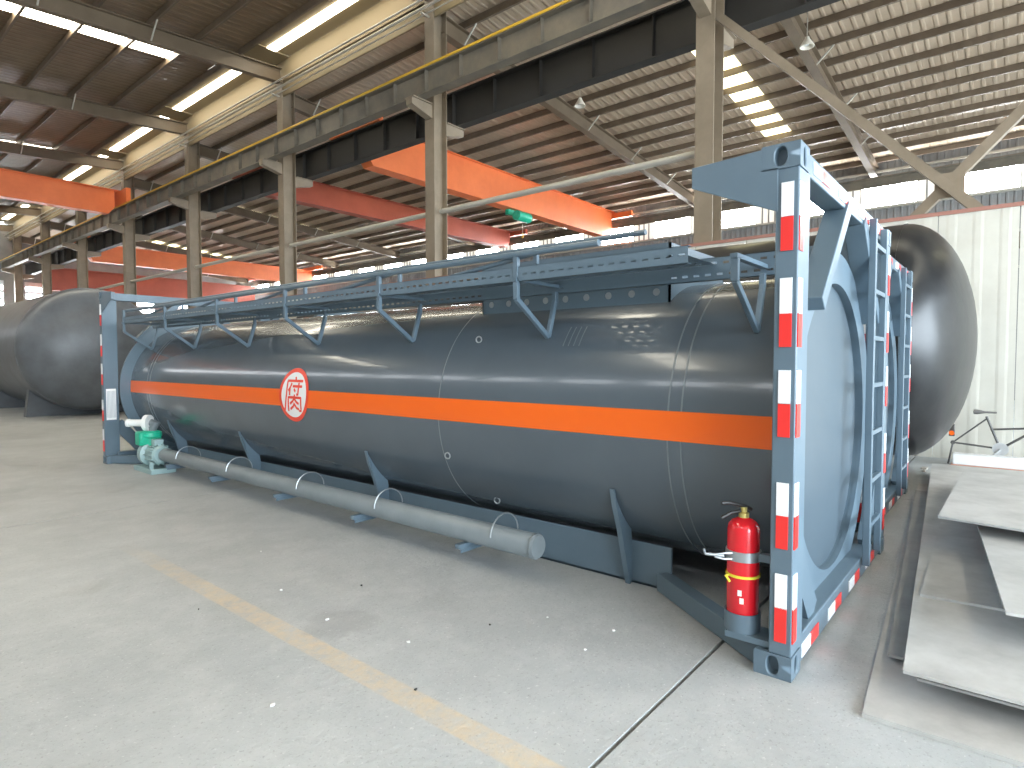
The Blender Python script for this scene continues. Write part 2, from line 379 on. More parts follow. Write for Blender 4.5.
# lantern above the column row: curbs and glazing, one glazing panel to each bay
zt = RIDGE + .34
box(LAN0-.06, LAN0, YN, YF, zl(LAN0)+.1, zt).build('lantern_curb', 'lantern', ceil)
box(LAN1, LAN1+.06, YN, YF, zr(LAN1)-.25, zt).build('lantern_curb', 'lantern', ceil)
for k in range(-2, 8):
    ya = max(YN, BAY0+PITCH*k+.7); yb = min(YF, BAY0+PITCH*(k+1)-.5)
    box(8.08, 8.40, ya, yb, zt-.02, zt+.02).build('lantern_glazing', 'skylight', ceil)
    box(LAN0+.001, LAN1-.001, ya-1.2, ya, zt-.03, zt+.02).build('lantern_cap', 'lantern', ceil)
box(LAN0-.06, 8.08, YN, YF, zt+.021, zt+.05).build('lantern_cap', 'lantern', ceil)
box(8.40, LAN1+.06, YN, YF, zt+.021, zt+.05).build('lantern_cap', 'lantern', ceil)

# ---- columns
where = ['nearest column, just left of the container top corner', 'second column, in front of the long orange crane girder',
         'third column, above the round emblem of the container', 'fourth column, above the far end of the walkway',
         'fifth column, above the far left container post', 'sixth column, behind the far left black vessel',
         'seventh column, behind the far left black vessel', 'farthest column at the left edge']
def column(k):
    yb = BAY0 + PITCH*k
    c = empty('steel_column', (ROWX, yb, 0))
    zt_ = RIDGE - .3
    box(ROWX-.25, ROWX-.225, yb-.19, yb+.19, 0, zt_).build('flange', 'steel_col', c)
    box(ROWX+.225, ROWX+.25, yb-.19, yb+.19, 0, zt_).build('flange', 'steel_col', c)
    box(ROWX-.225, ROWX+.225, yb-.012, yb+.012, 0, zt_).build('web', 'steel_col', c)
    for sx in (-1, 1):
        xe = ROWX + sx*1.0; zc_ = 8.72 if sx < 0 else 8.37
        MB().prism([(ROWX+sx*.25, yb-.12, zc_), (ROWX+sx*.25, yb-.12, zc_-.36), (xe, yb-.12, zc_-.18), (xe, yb-.12, zc_)], (0, .24, 0)).build('corbel', 'steel_col', c)
        box(min(xe, ROWX+sx*.3), max(xe, ROWX+sx*.3), yb-.18, yb+.18, zc_, zc_+.03).build('bearing_plate', 'steel_col', c)
    box(ROWX-.4, ROWX+.4, yb-.35, yb+.35, 0, .03).build('base_plate', 'steel_col', c)
    return tag(c, 'grey-brown steel H column, ' + where[k], 'column', 'columns of the crane row')
for k in range(0, 8): column(k)
# column head beams along the row (eaves strut) and the pipe struts between columns
for k in range(0, 7):
    ya, yb = BAY0+PITCH*k+.19, BAY0+PITCH*(k+1)-.19
    o = MB().tube([(ROWX, ya, 5.8), (ROWX, yb, 5.8)], .075, 12).build('strut_pipe', 'galv')
    tag(o, 'horizontal steel strut pipe between columns %s' % ['nearest and second', 'second and third', 'third and fourth', 'fourth and fifth', 'fifth and sixth', 'sixth and seventh', 'seventh and eighth'][k] + ' of the row', 'pipe', 'struts between columns')
cb = empty('cable_bundle', (8.55, 25, 11.3))
for q, (dx, dz, r_) in enumerate(((0, 0, .03), (.1, .12, .025), (-.08, .2, .03), (.05, -.14, .02))):
    MB().tube([(8.62+dx, YN+.5, 11.35+dz), (8.62+dx, YF-.5, 11.35+dz)], r_, 8).build('conduit', 'galv', cb)
for k in range(0, 8):
    box(8.5, ROWX-.25, BAY0+PITCH*k-.03, BAY0+PITCH*k+.03, 11.16, 11.20).build('hanger', 'galv', cb)
tag(cb, 'bundle of pale conduits running under the bright ridge strip', 'conduit')

# ---- runway beams
def runway(x, z0, z1, m, label, st, yellow):
    o = empty('crane_runway_beam', (x, 25, z0))
    box(x-.17, x+.17, YN+.3, YF-.3, z1-.03, z1).build('flange', m, o)
    box(x-.15, x+.15, YN+.3, YF-.3, z0, z0+.03).build('flange', m, o)
    box(x-.012, x+.012, YN+.3, YF-.3, z0+.03, z1-.03).build('web', m, o)
    me = MB().box(-.14, -.012, -.008, .008, z0+.03-z0, z1-.03-z0).box(.012, .14, -.008, .008, z0+.03-z0, z1-.03-z0).mesh('stiffener', m)
    y = 2.5
    while y < 55:
        inst(me, 'stiffener', o, (x, y, z0)); y += st
    MB().box(x-.035, x+.035, YN+.3, YF-.3, z1, z1+.09).build('crane_rail', m, o)
    if yellow:
        box(x-.20, x-.15, YN+.3, YF-.3, z1+.0, z1+.055).build('busbar', 'yellow', o)
    return tag(o, label, 'beam')
runway(8.32, 8.75, 9.40, 'beam', 'long crane runway beam with stiffeners and yellow busbar along its top', 1.3, True)
runway(9.85, 8.40, 9.40, 'beam_shaded', 'shade-coloured crane runway beam on the far side of the columns', 1.6, False)
far = empty('crane_runway_beam', (27.0, 25, 8.3))
box(26.85, 27.15, YN+.3, YF-.3, 9.30, 9.36).build('flange', 'beam', far); box(26.98, 27.02, YN+.3, YF-.3, 8.95, 9.30).build('web', 'beam', far)
tag(far, 'far crane runway beam along the windowed outer wall', 'beam')

# ---- overhead cranes
def crane(y, x0, x1, z0, z1, label, hoist=None, cm='crane'):
    o = empty('overhead_crane', ((x0+x1)/2, y, z0))
    t, g = .55, .28
    MB().prism([(x0+g, y-.28, z0+.35), (x0+t, y-.28, z0), (x1-t, y-.28, z0), (x1-g, y-.28, z0+.35), (x1-g, y-.28, z1), (x0+g, y-.28, z1)], (0, .56, 0)).build('girder', cm, o)
    box(x0-.1 if z1 > 9.5 else x0+g, x1+.1 if z1 > 9.5 else x1-g, y-.42, y+.42, z1, z1+.03).build('top_plate', cm, o)
    for x in (x0, x1):
        box(x-.10, x+.10, y-1.4, y+1.4, 9.50, max(z1, 9.78)).build('end_truck', cm, o)
    if hoist:
        hx = hoist
        h = MB().lathe([(.0, -.45), (.22, -.45), (.22, .45), (0, .45)], (hx, y-.5, z0-.35), 'X', 16)
        h.box(hx-.5, hx+.5, y-.1, y+.1, z0-.25, z0-.02)
        h.build('hoist', 'green', o)
        MB().tube([(hx, y-.5, z0-.5), (hx, y-.5, z0-1.1)], .012, 6).build('rope', 'galv', o)
        MB().tube([(hx, y-.5, z0-1.1), (hx+.07, y-.5, z0-1.2), (hx, y-.5, z0-1.3), (hx-.07, y-.5, z0-1.22)], .03, 8).build('hook', 'yellow', o)
    return tag(o, label, 'crane', 'orange overhead cranes')
crane(17.0, 9.85, 27.0, 8.40, 9.80, 'bright orange overhead crane girder, nearest one beyond the columns', 18.5)
crane(24.4, 9.85, 27.0, 8.72, 9.70, 'faded red overhead crane girder, second one beyond the columns', None, 'crane_red')
crane(47.0, 9.85, 27.0, 8.20, 9.35, 'dull orange overhead crane girder, third one beyond the columns')
crane(57.0, 9.85, 27.0, 7.0, 8.75, 'dull red object built as an overhead crane girder, deepest one, farthest beyond the columns', None, 'crane_red')  # unidentified red object in the distance, shaped as one more crane
crane(35.2, XL+.6, 8.32, 9.05, 10.25, 'orange overhead crane girder on the near side, at the left edge')

# ---- X brace beside the nearest column
xb = empty('cross_brace', (ROWX, BAY0-4, .7))
zA, zB = 8.42, 0.35
MB().bar((ROWX-.06, BAY0-.15, zA), (ROWX-.06, BAY0-PITCH+.25, zB), .15, .15).build('brace', 'steel_col', xb)
MB().bar((ROWX+.06, BAY0-.15, zB), (ROWX+.06, BAY0-PITCH+.25, zA), .15, .15).build('brace', 'steel_col', xb)
box(ROWX-.02, ROWX+.02, BAY0-PITCH/2-.2, BAY0-PITCH/2+.2, (zA+zB)/2-.2, (zA+zB)/2+.2).build('gusset_plate', 'steel_col', xb)
tag(xb, 'X-shaped steel cross bracing right of the nearest column', 'brace')
# column beyond the right edge that carries it
c = empty('steel_column', (ROWX, BAY0-PITCH, 0))
box(ROWX-.25, ROWX+.25, BAY0-PITCH-.19, BAY0-PITCH+.19, 0, RIDGE-.3).build('web', 'steel_col', c)
tag(c, 'steel column past the right edge holding the cross bracing', 'column', 'columns of the crane row')

# ---- cream partition behind the vessels
wp = tag(empty('wall_partition', (8.75, 20, 0)), kind='structure')
y = YN+.2
while y < 50:
    box(8.73, 8.785, y+.006, y+.994, 0, 3.85).build('wall_panel', 'partition', wp); y += 1.0
box(8.71, 8.80, YN+.2, y, 3.85, 3.91).build('wall_cap', 'cap', wp)

# ---- pendant lamps
for x, y_, zt_, zb, lab in ((13.6, 10.2, zr(13.6), 9.75, 'round pendant lamp hanging left of the nearest column'),
                            (14.5, 3.65, zr(14.5), 9.85, 'round pendant lamp hanging by the rafter above the container top corner')):
    o = empty('pendant_lamp', (x, y_, zb))
    MB().lathe([(.05, .26), (.07, .20), (.18, .02), (.18, 0), (.16, .0), (.06, .18)], (x, y_, zb), 'Z', 20).build('lamp_shade', 'lamp', o)
    MB().lathe([(0, .04), (.05, .05), (.05, .17)], (x, y_, zb), 'Z', 12).build('bulb', 'white_vinyl', o)
    MB().tube([(x, y_, zb+.25), (x, y_, zt_)], .012, 6).build('cord', 'galv', o)
    tag(o, lab, 'lamp', 'pendant lamps under the roof')

# ================================================================== TANK CONTAINERS
W, LEN, H = 2.677, 9.84, 2.591
def annulus(xc, zc, rin, rout_fn, y0, y1, n=72):
    m = MB(); vs = []; fs = []
    for k in range(n):
        t = 2*PI*k/n; c, s_ = math.cos(t), math.sin(t); ro = rout_fn(c, s_)
        for r_ in (rin, ro):
            for y in (y0, y1): vs.append((xc+r_*c, y, zc+r_*s_))
    for k in range(n):
        a, b = 4*k, 4*((k+1) % n)
        fs += [(a, b, b+2, a+2), (a+1, a+3, b+3, b+1), (a, a+1, b+1, b), (a+2, b+2, b+3, a+3)]
    return m.add(vs, fs)
def oval_face(m, c, u, v, hw, hh, ow, oh, dep, n=24):
    """rectangular face (half sizes hw,hh) with an oval pocket (ow,oh) sunk by dep along -normal"""
    c, u, v = Vector(c), Vector(u), Vector(v); nn = u.cross(v)
    vs = []; fs = []
    for k in range(n):
        t = 2*PI*k/n; a, b = math.cos(t), math.sin(t)
        sc = min(hw/abs(a) if abs(a) > 1e-6 else 1e9, hh/abs(b) if abs(b) > 1e-6 else 1e9)
        vs.append(c+u*(a*sc)+v*(b*sc))
        ex = math.copysign(abs(a)**0.85, a)*ow; ey = math.copysign(abs(b)**0.85, b)*oh
        vs.append(c+u*ex+v*ey); vs.append(c+u*ex+v*ey-nn*dep)
    for k in range(n):
        a, b = 3*k, 3*((k+1) % n)
        fs += [(a, b, b+1, a+1), (a+1, b+1, b+2, a+2)]
    fs.append(tuple(3*k+2 for k in range(n)))
    # square corners that the fan misses
    m.add(vs, fs)
    for i in range(n):
        a, b = vs[3*i], vs[3*((i+1) % n)]
        pa, pb = ((a-c).dot(u), (a-c).dot(v)), ((b-c).dot(u), (b-c).dot(v))
        if abs(abs(pa[0])-hw) < 1e-5 and abs(abs(pb[1])-hh) < 1e-5 and not (abs(abs(pa[1])-hh) < 1e-5):
            m.add([a, b, c+u*pa[0]+v*pb[1]], [(0, 1, 2)])
        elif abs(abs(pa[1])-hh) < 1e-5 and abs(abs(pb[0])-hw) < 1e-5 and not (abs(abs(pa[0])-hw) < 1e-5):
            m.add([a, b, c+u*pb[0]+v*pa[1]], [(0, 1, 2)])
def casting(x0, x1, y0, y1, z0, z1, sx, sy):
    m = MB(); cx, cy, cz = (x0+x1)/2, (y0+y1)/2, (z0+z1)/2; hx, hy, hz = (x1-x0)/2, (y1-y0)/2, (z1-z0)/2
    oval_face(m, (x0 if sx < 0 else x1, cy, cz), (0, -sx*-1*1.0, 0) if False else ((0, -1, 0) if sx < 0 else (0, 1, 0)), (0, 0, 1), hy, hz, .027, .045, .05)
    oval_face(m, (cx, y0 if sy < 0 else y1, cz), ((1, 0, 0) if sy < 0 else (-1, 0, 0)), (0, 0, 1), hx, hz, .024, .045, .05)
    xo, yo = (x1 if sx < 0 else x0), (y1 if sy < 0 else y0)
    m.add([(xo, y0, z0), (xo, y1, z0), (xo, y1, z1), (xo, y0, z1)], [(0, 1, 2, 3)])
    m.add([(x0, yo, z0), (x1, yo, z0), (x1, yo, z1), (x0, yo, z1)], [(0, 1, 2, 3)])
    for z in (z0, z1): m.add([(x0, y0, z), (x1, y0, z), (x1, y1, z), (x0, y1, z)], [(0, 1, 2, 3)])
    return m

tape_me = {}
def tape(kind, dims):
    key = (kind, dims)
    if key not in tape_me:
        dx, dy, dz = dims
        tape_me[key] = box(-dx/2, dx/2, -dy/2, dy/2, -dz/2, dz/2).mesh('reflector_tape', kind, smooth=False)
    return tape_me[key]
POST_TAPES = [(2.405, 2.241, 2.081), (1.949, 1.784, 1.622), (1.513, 1.351, 1.188), (0.967, 0.808, 0.644), (0.518, 0.353, 0.187)]

def end_frame(root, ox, ye, sg, xc, zc, tapes=True):
    """frame at one end; ye = outer face y, sg=+1 when the container runs towards +y"""
    def Y(d): return ye + sg*d
    def yb(a, b): return (min(Y(a), Y(b)), max(Y(a), Y(b)))
    posts = []
    for sx in (-1, 1):
        xa = ox if sx < 0 else ox+W
        x0, x1 = (xa, xa+.20) if sx < 0 else (xa-.20, xa)
        m = MB(); m.box(x0+.004, x1, *yb(.004, .11), .118, H-.118)
        p = m.build('corner_post', 'paint', root, .006); posts.append(p)
        for z0, z1 in ((0, .118), (H-.118, H)):
            xi = xa - sx*.162
            casting(min(xa, xi), max(xa, xi), *yb(0, .178), z0, z1, sx, -1 if sg > 0 else 1).build('corner_casting', 'paint', root, .006)
        if tapes:
            for i, (a, b, c_) in enumerate(POST_TAPES):
                for kind, z0, z1 in (('tape_white', b, a), ('tape_red', c_, b)):
                    inst(tape(kind, (.006, .055, round(z1-z0, 2))), 'reflector_tape', p, (xa+sx*.001, Y(.054), (z0+z1)/2))
                    inst(tape(kind, (.065, .006, round(z1-z0, 2))), 'reflector_tape', p, (xa-sx*.042, Y(.002), (z0+z1)/2))
    # beams
    tb = MB().box(ox+.162, ox+W-.162, *yb(.01, .13), H-.125, H-.012).build('top_beam', 'paint', root, .006)
    bb = MB().box(ox+.162, ox+W-.162, *yb(.01, .16), .02, .165).build('bottom_beam', 'paint', root, .006)
    if tapes:
        for i in range(4):
            for k, kind in enumerate(('tape_white', 'tape_red')):
                inst(tape(kind, (.17, .006, .06)), 'reflector_tape', tb, (ox+.36+.57*i+.17*k, Y(.008), H-.065))
                inst(tape(kind, (.17, .006, .07)), 'reflector_tape', bb, (ox+.30+.57*i+.17*k, Y(.008), .075))
    # ring plate and stub skirt
    def ro(c, s_):
        r_ = 1.13
        if abs(c) > 1e-6: r_ = min(r_, (W/2-.20)/abs(c)) if abs(c) > .5 else r_
        if s_ < 0: r_ = min(r_, (zc-.15)/abs(s_)) if abs(s_) > .3 else r_
        return max(r_, .965)
    annulus(xc, zc, .925, ro, *yb(.105, .135)).build('ring_plate', 'paint', root)
    annulus(xc, zc, .927, lambda c, s_: .975, *yb(.12, .20)).build('ring_lip', 'paint', root)
    # braces: two upper diagonals, two lower gussets
    for sx in (-1, 1):
        xm = ox + W/2
        a = (xm+sx*.24, Y(.06), H-.10); b = (xm+sx*.86, Y(.06), 1.86)
        MB().bar(a, b, .13, .09, up=(1, 0, 0)).build('upper_brace', 'paint', root, .005)
        xa = xm+sx*(W/2-.2)
        MB().bar((xa+sx*.02, Y(.06), .60), (xa-sx*.34, Y(.06), .16), .17, .06, up=(0, 1, 0)).build('lower_brace', 'paint', root)
        # triangular roof-level gusset running along the side from the top casting
        xo = ox if sx < 0 else ox+W-.012
        MB().prism([(xo, Y(.178), H-.012), (xo, Y(.53), H-.03), (xo, Y(.53), H-.135), (xo, Y(.10), H-.32), (xo, Y(.10), H-.11), (xo, Y(.178), H-.11)], (.012, 0, 0)).build('top_gusset', 'paint', root, .002)
        # bottom diagonal member running in to the barrel skirt
        MB().bar((xa+sx*.13, Y(.12), .065), (xm+sx*.64, Y(1.0), .065), .10, .12).build('bottom_diagonal', 'paint', root, .006)
    return tb, bb

def ladder(root, x0, x1, ye):
    y = ye - .03
    for x in (x0, x1):
        MB().box(x-.025, x+.025, y-.015, y+.03, .12, H-.06).build('ladder_stile', 'paint', root, .004)
    me = MB().bar((0, 0, 0), (x1-x0, 0, 0), .03, .03).mesh('ladder_rung', 'paint')
    for z in (2.36, 2.04, 1.715, 1.385, 1.05, .71, .395):
        inst(me, 'ladder_rung', root, (x0, y+.005, z))

XC, ZC, RB = W/2, 1.13, 0.985
def cyl(y, s_, off=0.0, xc=XC):                   # point on the camera-side of the barrel; s_ = arc length above the mid line
    t = s_/RB; r_ = RB+off
    return (xc - r_*math.cos(t), y, ZC + r_*math.sin(t))
def arc_of(z): return RB*math.asin((z-ZC)/RB)

def container(ox, oy, label, full=True):
    root = empty('tank_container', (ox+W/2, oy+LEN/2, 0))
    xc = ox + W/2
    end_frame(root, ox, oy, 1, xc, ZC, True)
    ladder(root, ox+1.76, ox+2.20, oy)
    end_frame(root, ox, oy+LEN, -1, xc, ZC, full)
    y0, y1 = oy+.14, oy+LEN-.14
    prof = [(0, .10)]
    for k in range(1, 9):                         # dished head, bulging out
        a = k/8*PI/2; prof.append((.935*math.sin(a), .10+.26*(1-math.cos(a))))
    prof += [(RB, .36), (RB, 0.001)]
    prof = [(r_, d) for r_, d in prof]
    n = 96
    sh = MB(); sh.lathe([(RB, y0), (RB, y1)], (xc, 0, ZC), 'Y', n); sh.f = sh.f[:-2]
    barrel = sh.build('barrel', 'barrel', root)
    for e in (0, 1):
        pr_ = []
        for k in range(0, 11):
            a = k/10*PI/2; d = .018 + .042*(1-math.cos(a))
            pr_.append((max(.97*math.sin(a), 0), (y0+d-.03) if e == 0 else (y1-d+.03)))
        hd = MB().lathe(pr_, (xc, 0, ZC), 'Y', 64); hd.f = hd.f[:-1]
        hd.build('dished_head', 'head', root)
    return root, barrel

c1, barrel = container(0, 0, '')
tag(c1, 'blue-grey tank container with orange stripe and round emblem in the foreground', 'tank container', 'tank containers side by side')
# orange stripe on both flanks of the barrel
def stripe(side):
    s0, s1 = arc_of(1.072), arc_of(1.252); m = MB(); ny, ns = 40, 5
    vs = []
    for i in range(ny+1):
        y = .141 + (LEN-.282)*i/ny
        for j in range(ns+1):
            p = cyl(y, s0+(s1-s0)*j/ns, .0025); vs.append(p if side < 0 else (2*XC-p[0], p[1], p[2]))
    fs = [(i*(ns+1)+j, (i+1)*(ns+1)+j, (i+1)*(ns+1)+j+1, i*(ns+1)+j+1) for i in range(ny) for j in range(ns)]
    return m.add(vs, fs).build('stripe', 'orange', barrel)
stripe(-1); stripe(1)
# emblem: white disc, red ring, character
EY, ES, ER = 5.03, arc_of(1.20), .285
def curved(pts2, faces, off, name, m_):
    return MB().add([cyl(EY-a, ES+b, off) for a, b in pts2], faces).build(name, m_, barrel)
def ringpts(r0, r1, off, name, m_, nr=4, n_=64):
    pts = []; fs = []
    for i in range(nr+1):
        r_ = r0+(r1-r0)*i/nr
        for k in range(n_): pts.append((r_*math.cos(2*PI*k/n_), r_*math.sin(2*PI*k/n_)))
    for i in range(nr):
        for k in range(n_): fs.append((i*n_+k, i*n_+(k+1) % n_, (i+1)*n_+(k+1) % n_, (i+1)*n_+k))
    return curved(pts, fs, off, name, m_)
tag(ringpts(.001, ER-.045, .0045, 'emblem_disc', 'white_vinyl', 8), 'white emblem disc')
tag(ringpts(ER-.046, ER, .0050, 'emblem_ring', 'red_ring', 3), 'red emblem rim')
def stroke(m, pts, w):                            # one brush stroke: a ribbon along pts
    P_ = [Vector((p[0], p[1])) for p in pts]; Q = []
    for i in range(len(P_)-1):
        k = max(1, int((P_[i+1]-P_[i]).length/.02))
        for j in range(k): Q.append(P_[i].lerp(P_[i+1], j/k))
    Q.append(P_[-1]); vs = []
    for i, q in enumerate(Q):
        d = (Q[min(i+1, len(Q)-1)]-Q[max(i-1, 0)]).normalized(); nrm = Vector((-d.y, d.x))
        for s_ in (-1, 0, 1): vs.append(q+nrm*(s_*w/2))
    fs = []
    for i in range(len(Q)-1):
        for j in (0, 1): fs.append((3*i+j, 3*i+3+j, 3*i+4+j, 3*i+1+j))
    m.add([cyl(EY-a, ES+b, .0062) for a, b in vs], fs)
ch = MB(); wd = .027
G = .168                                           # half size of the character, units of 1
def sk(pts, w_=wd): stroke(ch, [(x*G, y*G) for x, y in pts], w_)
sk([(0.05, 1.12), (0.13, 0.92)]); sk([(-.80, .86), (.95, .86)]); sk([(-.78, .86), (-.80, .0), (-.88, -.5), (-1.0, -1.0)])
sk([(-.28, .72), (-.42, .45), (-.62, .22)]); sk([(-.44, .45), (-.44, -.05)])
sk([(-.15, .52), (.92, .52)]); sk([(.52, .76), (.52, .02), (.32, .02)]); sk([(.02, .36), (.20, .18)])
sk([(-.58, -1.05), (-.58, -.18), (.85, -.18), (.85, -.98), (.62, -.98)])
sk([(.13, .02), (.10, -.22), (-.08, -.42), (-.38, -.58)]); sk([(.13, -.26), (.36, -.46), (.62, -.56)])
sk([(.13, -.50), (.0, -.72), (-.36, -.92)]); sk([(.15, -.62), (.36, -.82), (.62, -.90)])
tag(ch.build('emblem_character', 'red_ring', barrel), 'red Chinese character on the emblem')
# weld beads round the barrel
for y in (.735, .82, 2.83, 5.3, 7.4, 8.95, 9.05):
    if y in (5.3, 7.4): continue
    annulus(XC, ZC, RB-.004, lambda c, s_: RB+.0022, y-.005, y+.005, 120).build('weld_seam', 'weld', barrel)
# small lifting eyes
for y, z in ((2.55, 1.72), (2.78, .78), (2.45, .42)):
    p = Vector(cyl(y, arc_of(z), .012)); m = MB()
    m.tube([p+Vector((0, .03*math.cos(t), .025*math.sin(t))) for t in [2*PI*k/12 for k in range(13)]], .006, 6, False)
    m.build('lug_ring', 'strap', barrel)
for k in range(4):                                 # stamped marks
    y = 1.70-.045*k
    MB().add([cyl(y+d_, arc_of(1.66+.02*j), .002) for j in range(8) for d_ in (-.004, .004)], [(2*j, 2*j+1, 2*j+3, 2*j+2) for j in range(7)]).build('stamp_mark', 'weld', barrel)
# bottom skirt channels and saddles
for sx in (-1, 1):
    xs = XC+sx*.63
    MB().box(min(xs, xs-sx*.02), max(xs, xs-sx*.02), .95, LEN-.95, .0, .30).build('bottom_skirt', 'paint', c1, .003)
    MB().box(min(xs, xs-sx*.12), max(xs, xs-sx*.12), .95, LEN-.95, .0, .015).build('skirt_flange', 'paint', c1)
    for y in (1.25, 3.92, 6.42, 8.55):
        prof = []
        for k in range(9):
            z = .66-.56*k/8
            prof.append((XC+sx*(math.sqrt(max(RB**2-(z-ZC)**2, .02))+.004), z))
        out = [(XC+sx*.655, 0.005), (XC+sx*.70, .12), (XC+sx*.79, .42)]
        poly = [(x, y-.006, z) for x, z in prof if abs(x-XC) > .60] + [(XC+sx*.60, y-.006, .005)] + [(x, y-.006, z) for x, z in out]
        MB().prism(poly, (0, .012, 0)).build('saddle_web', 'paint', c1)
        fl = MB(); pth = [(prof[0][0]-sx*.0, .68)] + [(x, z) for x, z in out[::-1]]
        vs = []; fs = []
        for x, z in [(XC+sx*(math.sqrt(RB**2-(.70-ZC)**2)+.006), .70), (XC+sx*.86, .58), (XC+sx*.79, .40), (XC+sx*.715, .16), (XC+sx*.665, .0)]:
            vs += [(x, y-.018, z), (x, y+.018, z), (x+sx*.012, y+.018, z), (x+sx*.012, y-.018, z)]
        for i in range(4):
            for j in range(4): fs.append((4*i+j, 4*i+(j+1) % 4, 4*i+4+(j+1) % 4, 4*i+4+j))
        fs += [(0, 1, 2, 3), (16, 17, 18, 19)]
        fl.add(vs, fs).build('saddle_flange', 'paint', c1)

# walkway: inner and outer slotted channels, planks, brackets, low rail, spill box
def slotted(x, y0, y1, z0, z1, rows, pit, sl, sh, th=.004):
    """vertical strip at x with through slots"""
    m = MB(); zs = [z0]
    for r_ in rows: zs += [r_-sh/2, r_+sh/2]
    zs.append(z1); nn = int((y1-y0)/pit)
    vs = []; fs = []
    def quad(a, b, c_, d):
        k = len(vs); vs.extend([(x, a, c_), (x, b, c_), (x, b, d), (x, a, d)]); fs.append((k, k+1, k+2, k+3))
    for i in range(0, len(zs)-1, 2): quad(y0, y1, zs[i], zs[i+1])
    for i in range(1, len(zs)-1, 2):
        off = 0 if (i//2) % 2 == 0 else pit/2
        ya = y0
        for k in range(nn):
            yb = y0+k*pit+off+.5*(pit-sl)
            if yb+sl > y1: break
            quad(ya, yb, zs[i], zs[i+1]); ya = yb+sl
        quad(ya, y1, zs[i], zs[i+1])
    return m.add(vs, fs)
wk = empty('walkway', ORI[c1.name]); wk.parent = c1; wk.location = (0, 0, 0); ORI[wk.name] = ORI[c1.name]
m = slotted(.66, .14, LEN-.2, 2.06, 2.20, (2.095, 2.165), .075, .038, .014)
m.box(.66, .70, .14, LEN-.2, 2.197, 2.20).box(.66, .70, .14, LEN-.2, 2.06, 2.063)
m.build('inner_channel', 'paint', wk, smooth=False)
m = slotted(.17, .62, LEN-.5, 2.10, 2.20, (2.15,), .075, .038, .014)
m.box(.17, .21, .62, LEN-.5, 2.197, 2.20).box(.17, .21, .62, LEN-.5, 2.10, 2.103)
m.build('outer_channel', 'paint', wk, smooth=False)
def plank(x0, x1, y0, y1):
    m = slotted(0, y0, y1, x0, x1, (x0+(x1-x0)*.3, x0+(x1-x0)*.7), .09, .045, .02)
    m.v = [(z, y, 2.155) for x, y, z in m.v]; return m
for k in range(6):
    plank(.215, .43, .65+1.47*k, .65+1.47*k+1.46).build('plank', 'paint', wk, smooth=False)
    plank(.44, .655, .65+1.47*k, .65+1.47*k+1.46).build('plank', 'paint', wk, smooth=False)
for k in range(7):
    y = .36+1.5*k
    if y > LEN-.3: break
    b = MB(); xb_ = .43; zb = 1.56
    xb_, zb = cyl(0, arc_of(1.725), .01)[0], 1.73
    b.bar((.175, y, 1.98), (.175, y, 2.11 if k == 0 else 2.30), .04, .03).bar((.175, y, 1.985), (xb_, y, zb), .035, .03, up=(0, 1, 0))
    zi = ZC+math.sqrt(RB**2-(.66-XC)**2)
    b.bar((xb_, y, zb), (.63, y, 2.0), .035, .03, up=(0, 1, 0)).bar((.63, y, 1.99), (.63, y, 2.07), .035, .03).build('bracket', 'paint', wk, .003)
    b = MB().box(.15, .72, y-.02, y+.02, 2.10, 2.125); b.build('cross_bar', 'paint', wk)
MB().tube([(.175, 1.2, 2.285), (.175, LEN-.6, 2.285)], .022, 10).build('guard_rail', 'paint', wk)
MB().tube([(.40, 1.0, 2.36), (.40, LEN-1.0, 2.36)], .018, 10).build('guard_rail', 'paint', wk)
for k in range(6):                                  # folded-down hand rail arms
    y = 1.86+1.5*k
    if y+1.0 > LEN: break
    MB().tube([(.20, y-.30, 2.30), (.22, y+.75, 2.19)], .017, 8).build('folded_arm', 'paint', wk)
    MB().bar((.40, y, 2.19), (.40, y, 2.36), .03, .03).build('rail_post', 'paint', wk)
# spill box round the manhole
sb = MB()
YB0, YB1 = 1.02, 2.75
sb.box(.80, .815, YB0, YB1, 1.93, 2.36).box(1.75, 1.765, YB0, YB1, 1.93, 2.36)
sb.box(.80, 1.765, YB0, YB0+.015, 1.93, 2.36).box(.80, 1.765, YB1-.015, YB1, 1.93, 2.36)
sbo = sb.build('spill_box', 'paint', c1)
for k in range(9):
    y = YB0+.1+k*.19
    MB().lathe([(.0, -.004), (.026, -.004), (.026, 0.002)], (.798, y, 2.03), 'X', 14).build('rivet', 'strap', sbo)
MB().lathe([(0, .27), (.22, .26), (.27, .22), (.27, 0)], (1.28, 1.9, 2.10), 'Z', 32).build('manhole_lid', 'paint', c1)
MB().lathe([(.0, .2), (.05, .2), (.05, .1), (.08, .1), (.08, 0)], (1.28, 1.3, 2.09), 'Z', 20).build('relief_valve', 'strap', c1)
MB().lathe([(.0, .14), (.04, .13), (.05, .10), (.05, 0)], (1.2, 2.55, 2.30), 'Z', 16).build('vent', 'red_ring', c1)
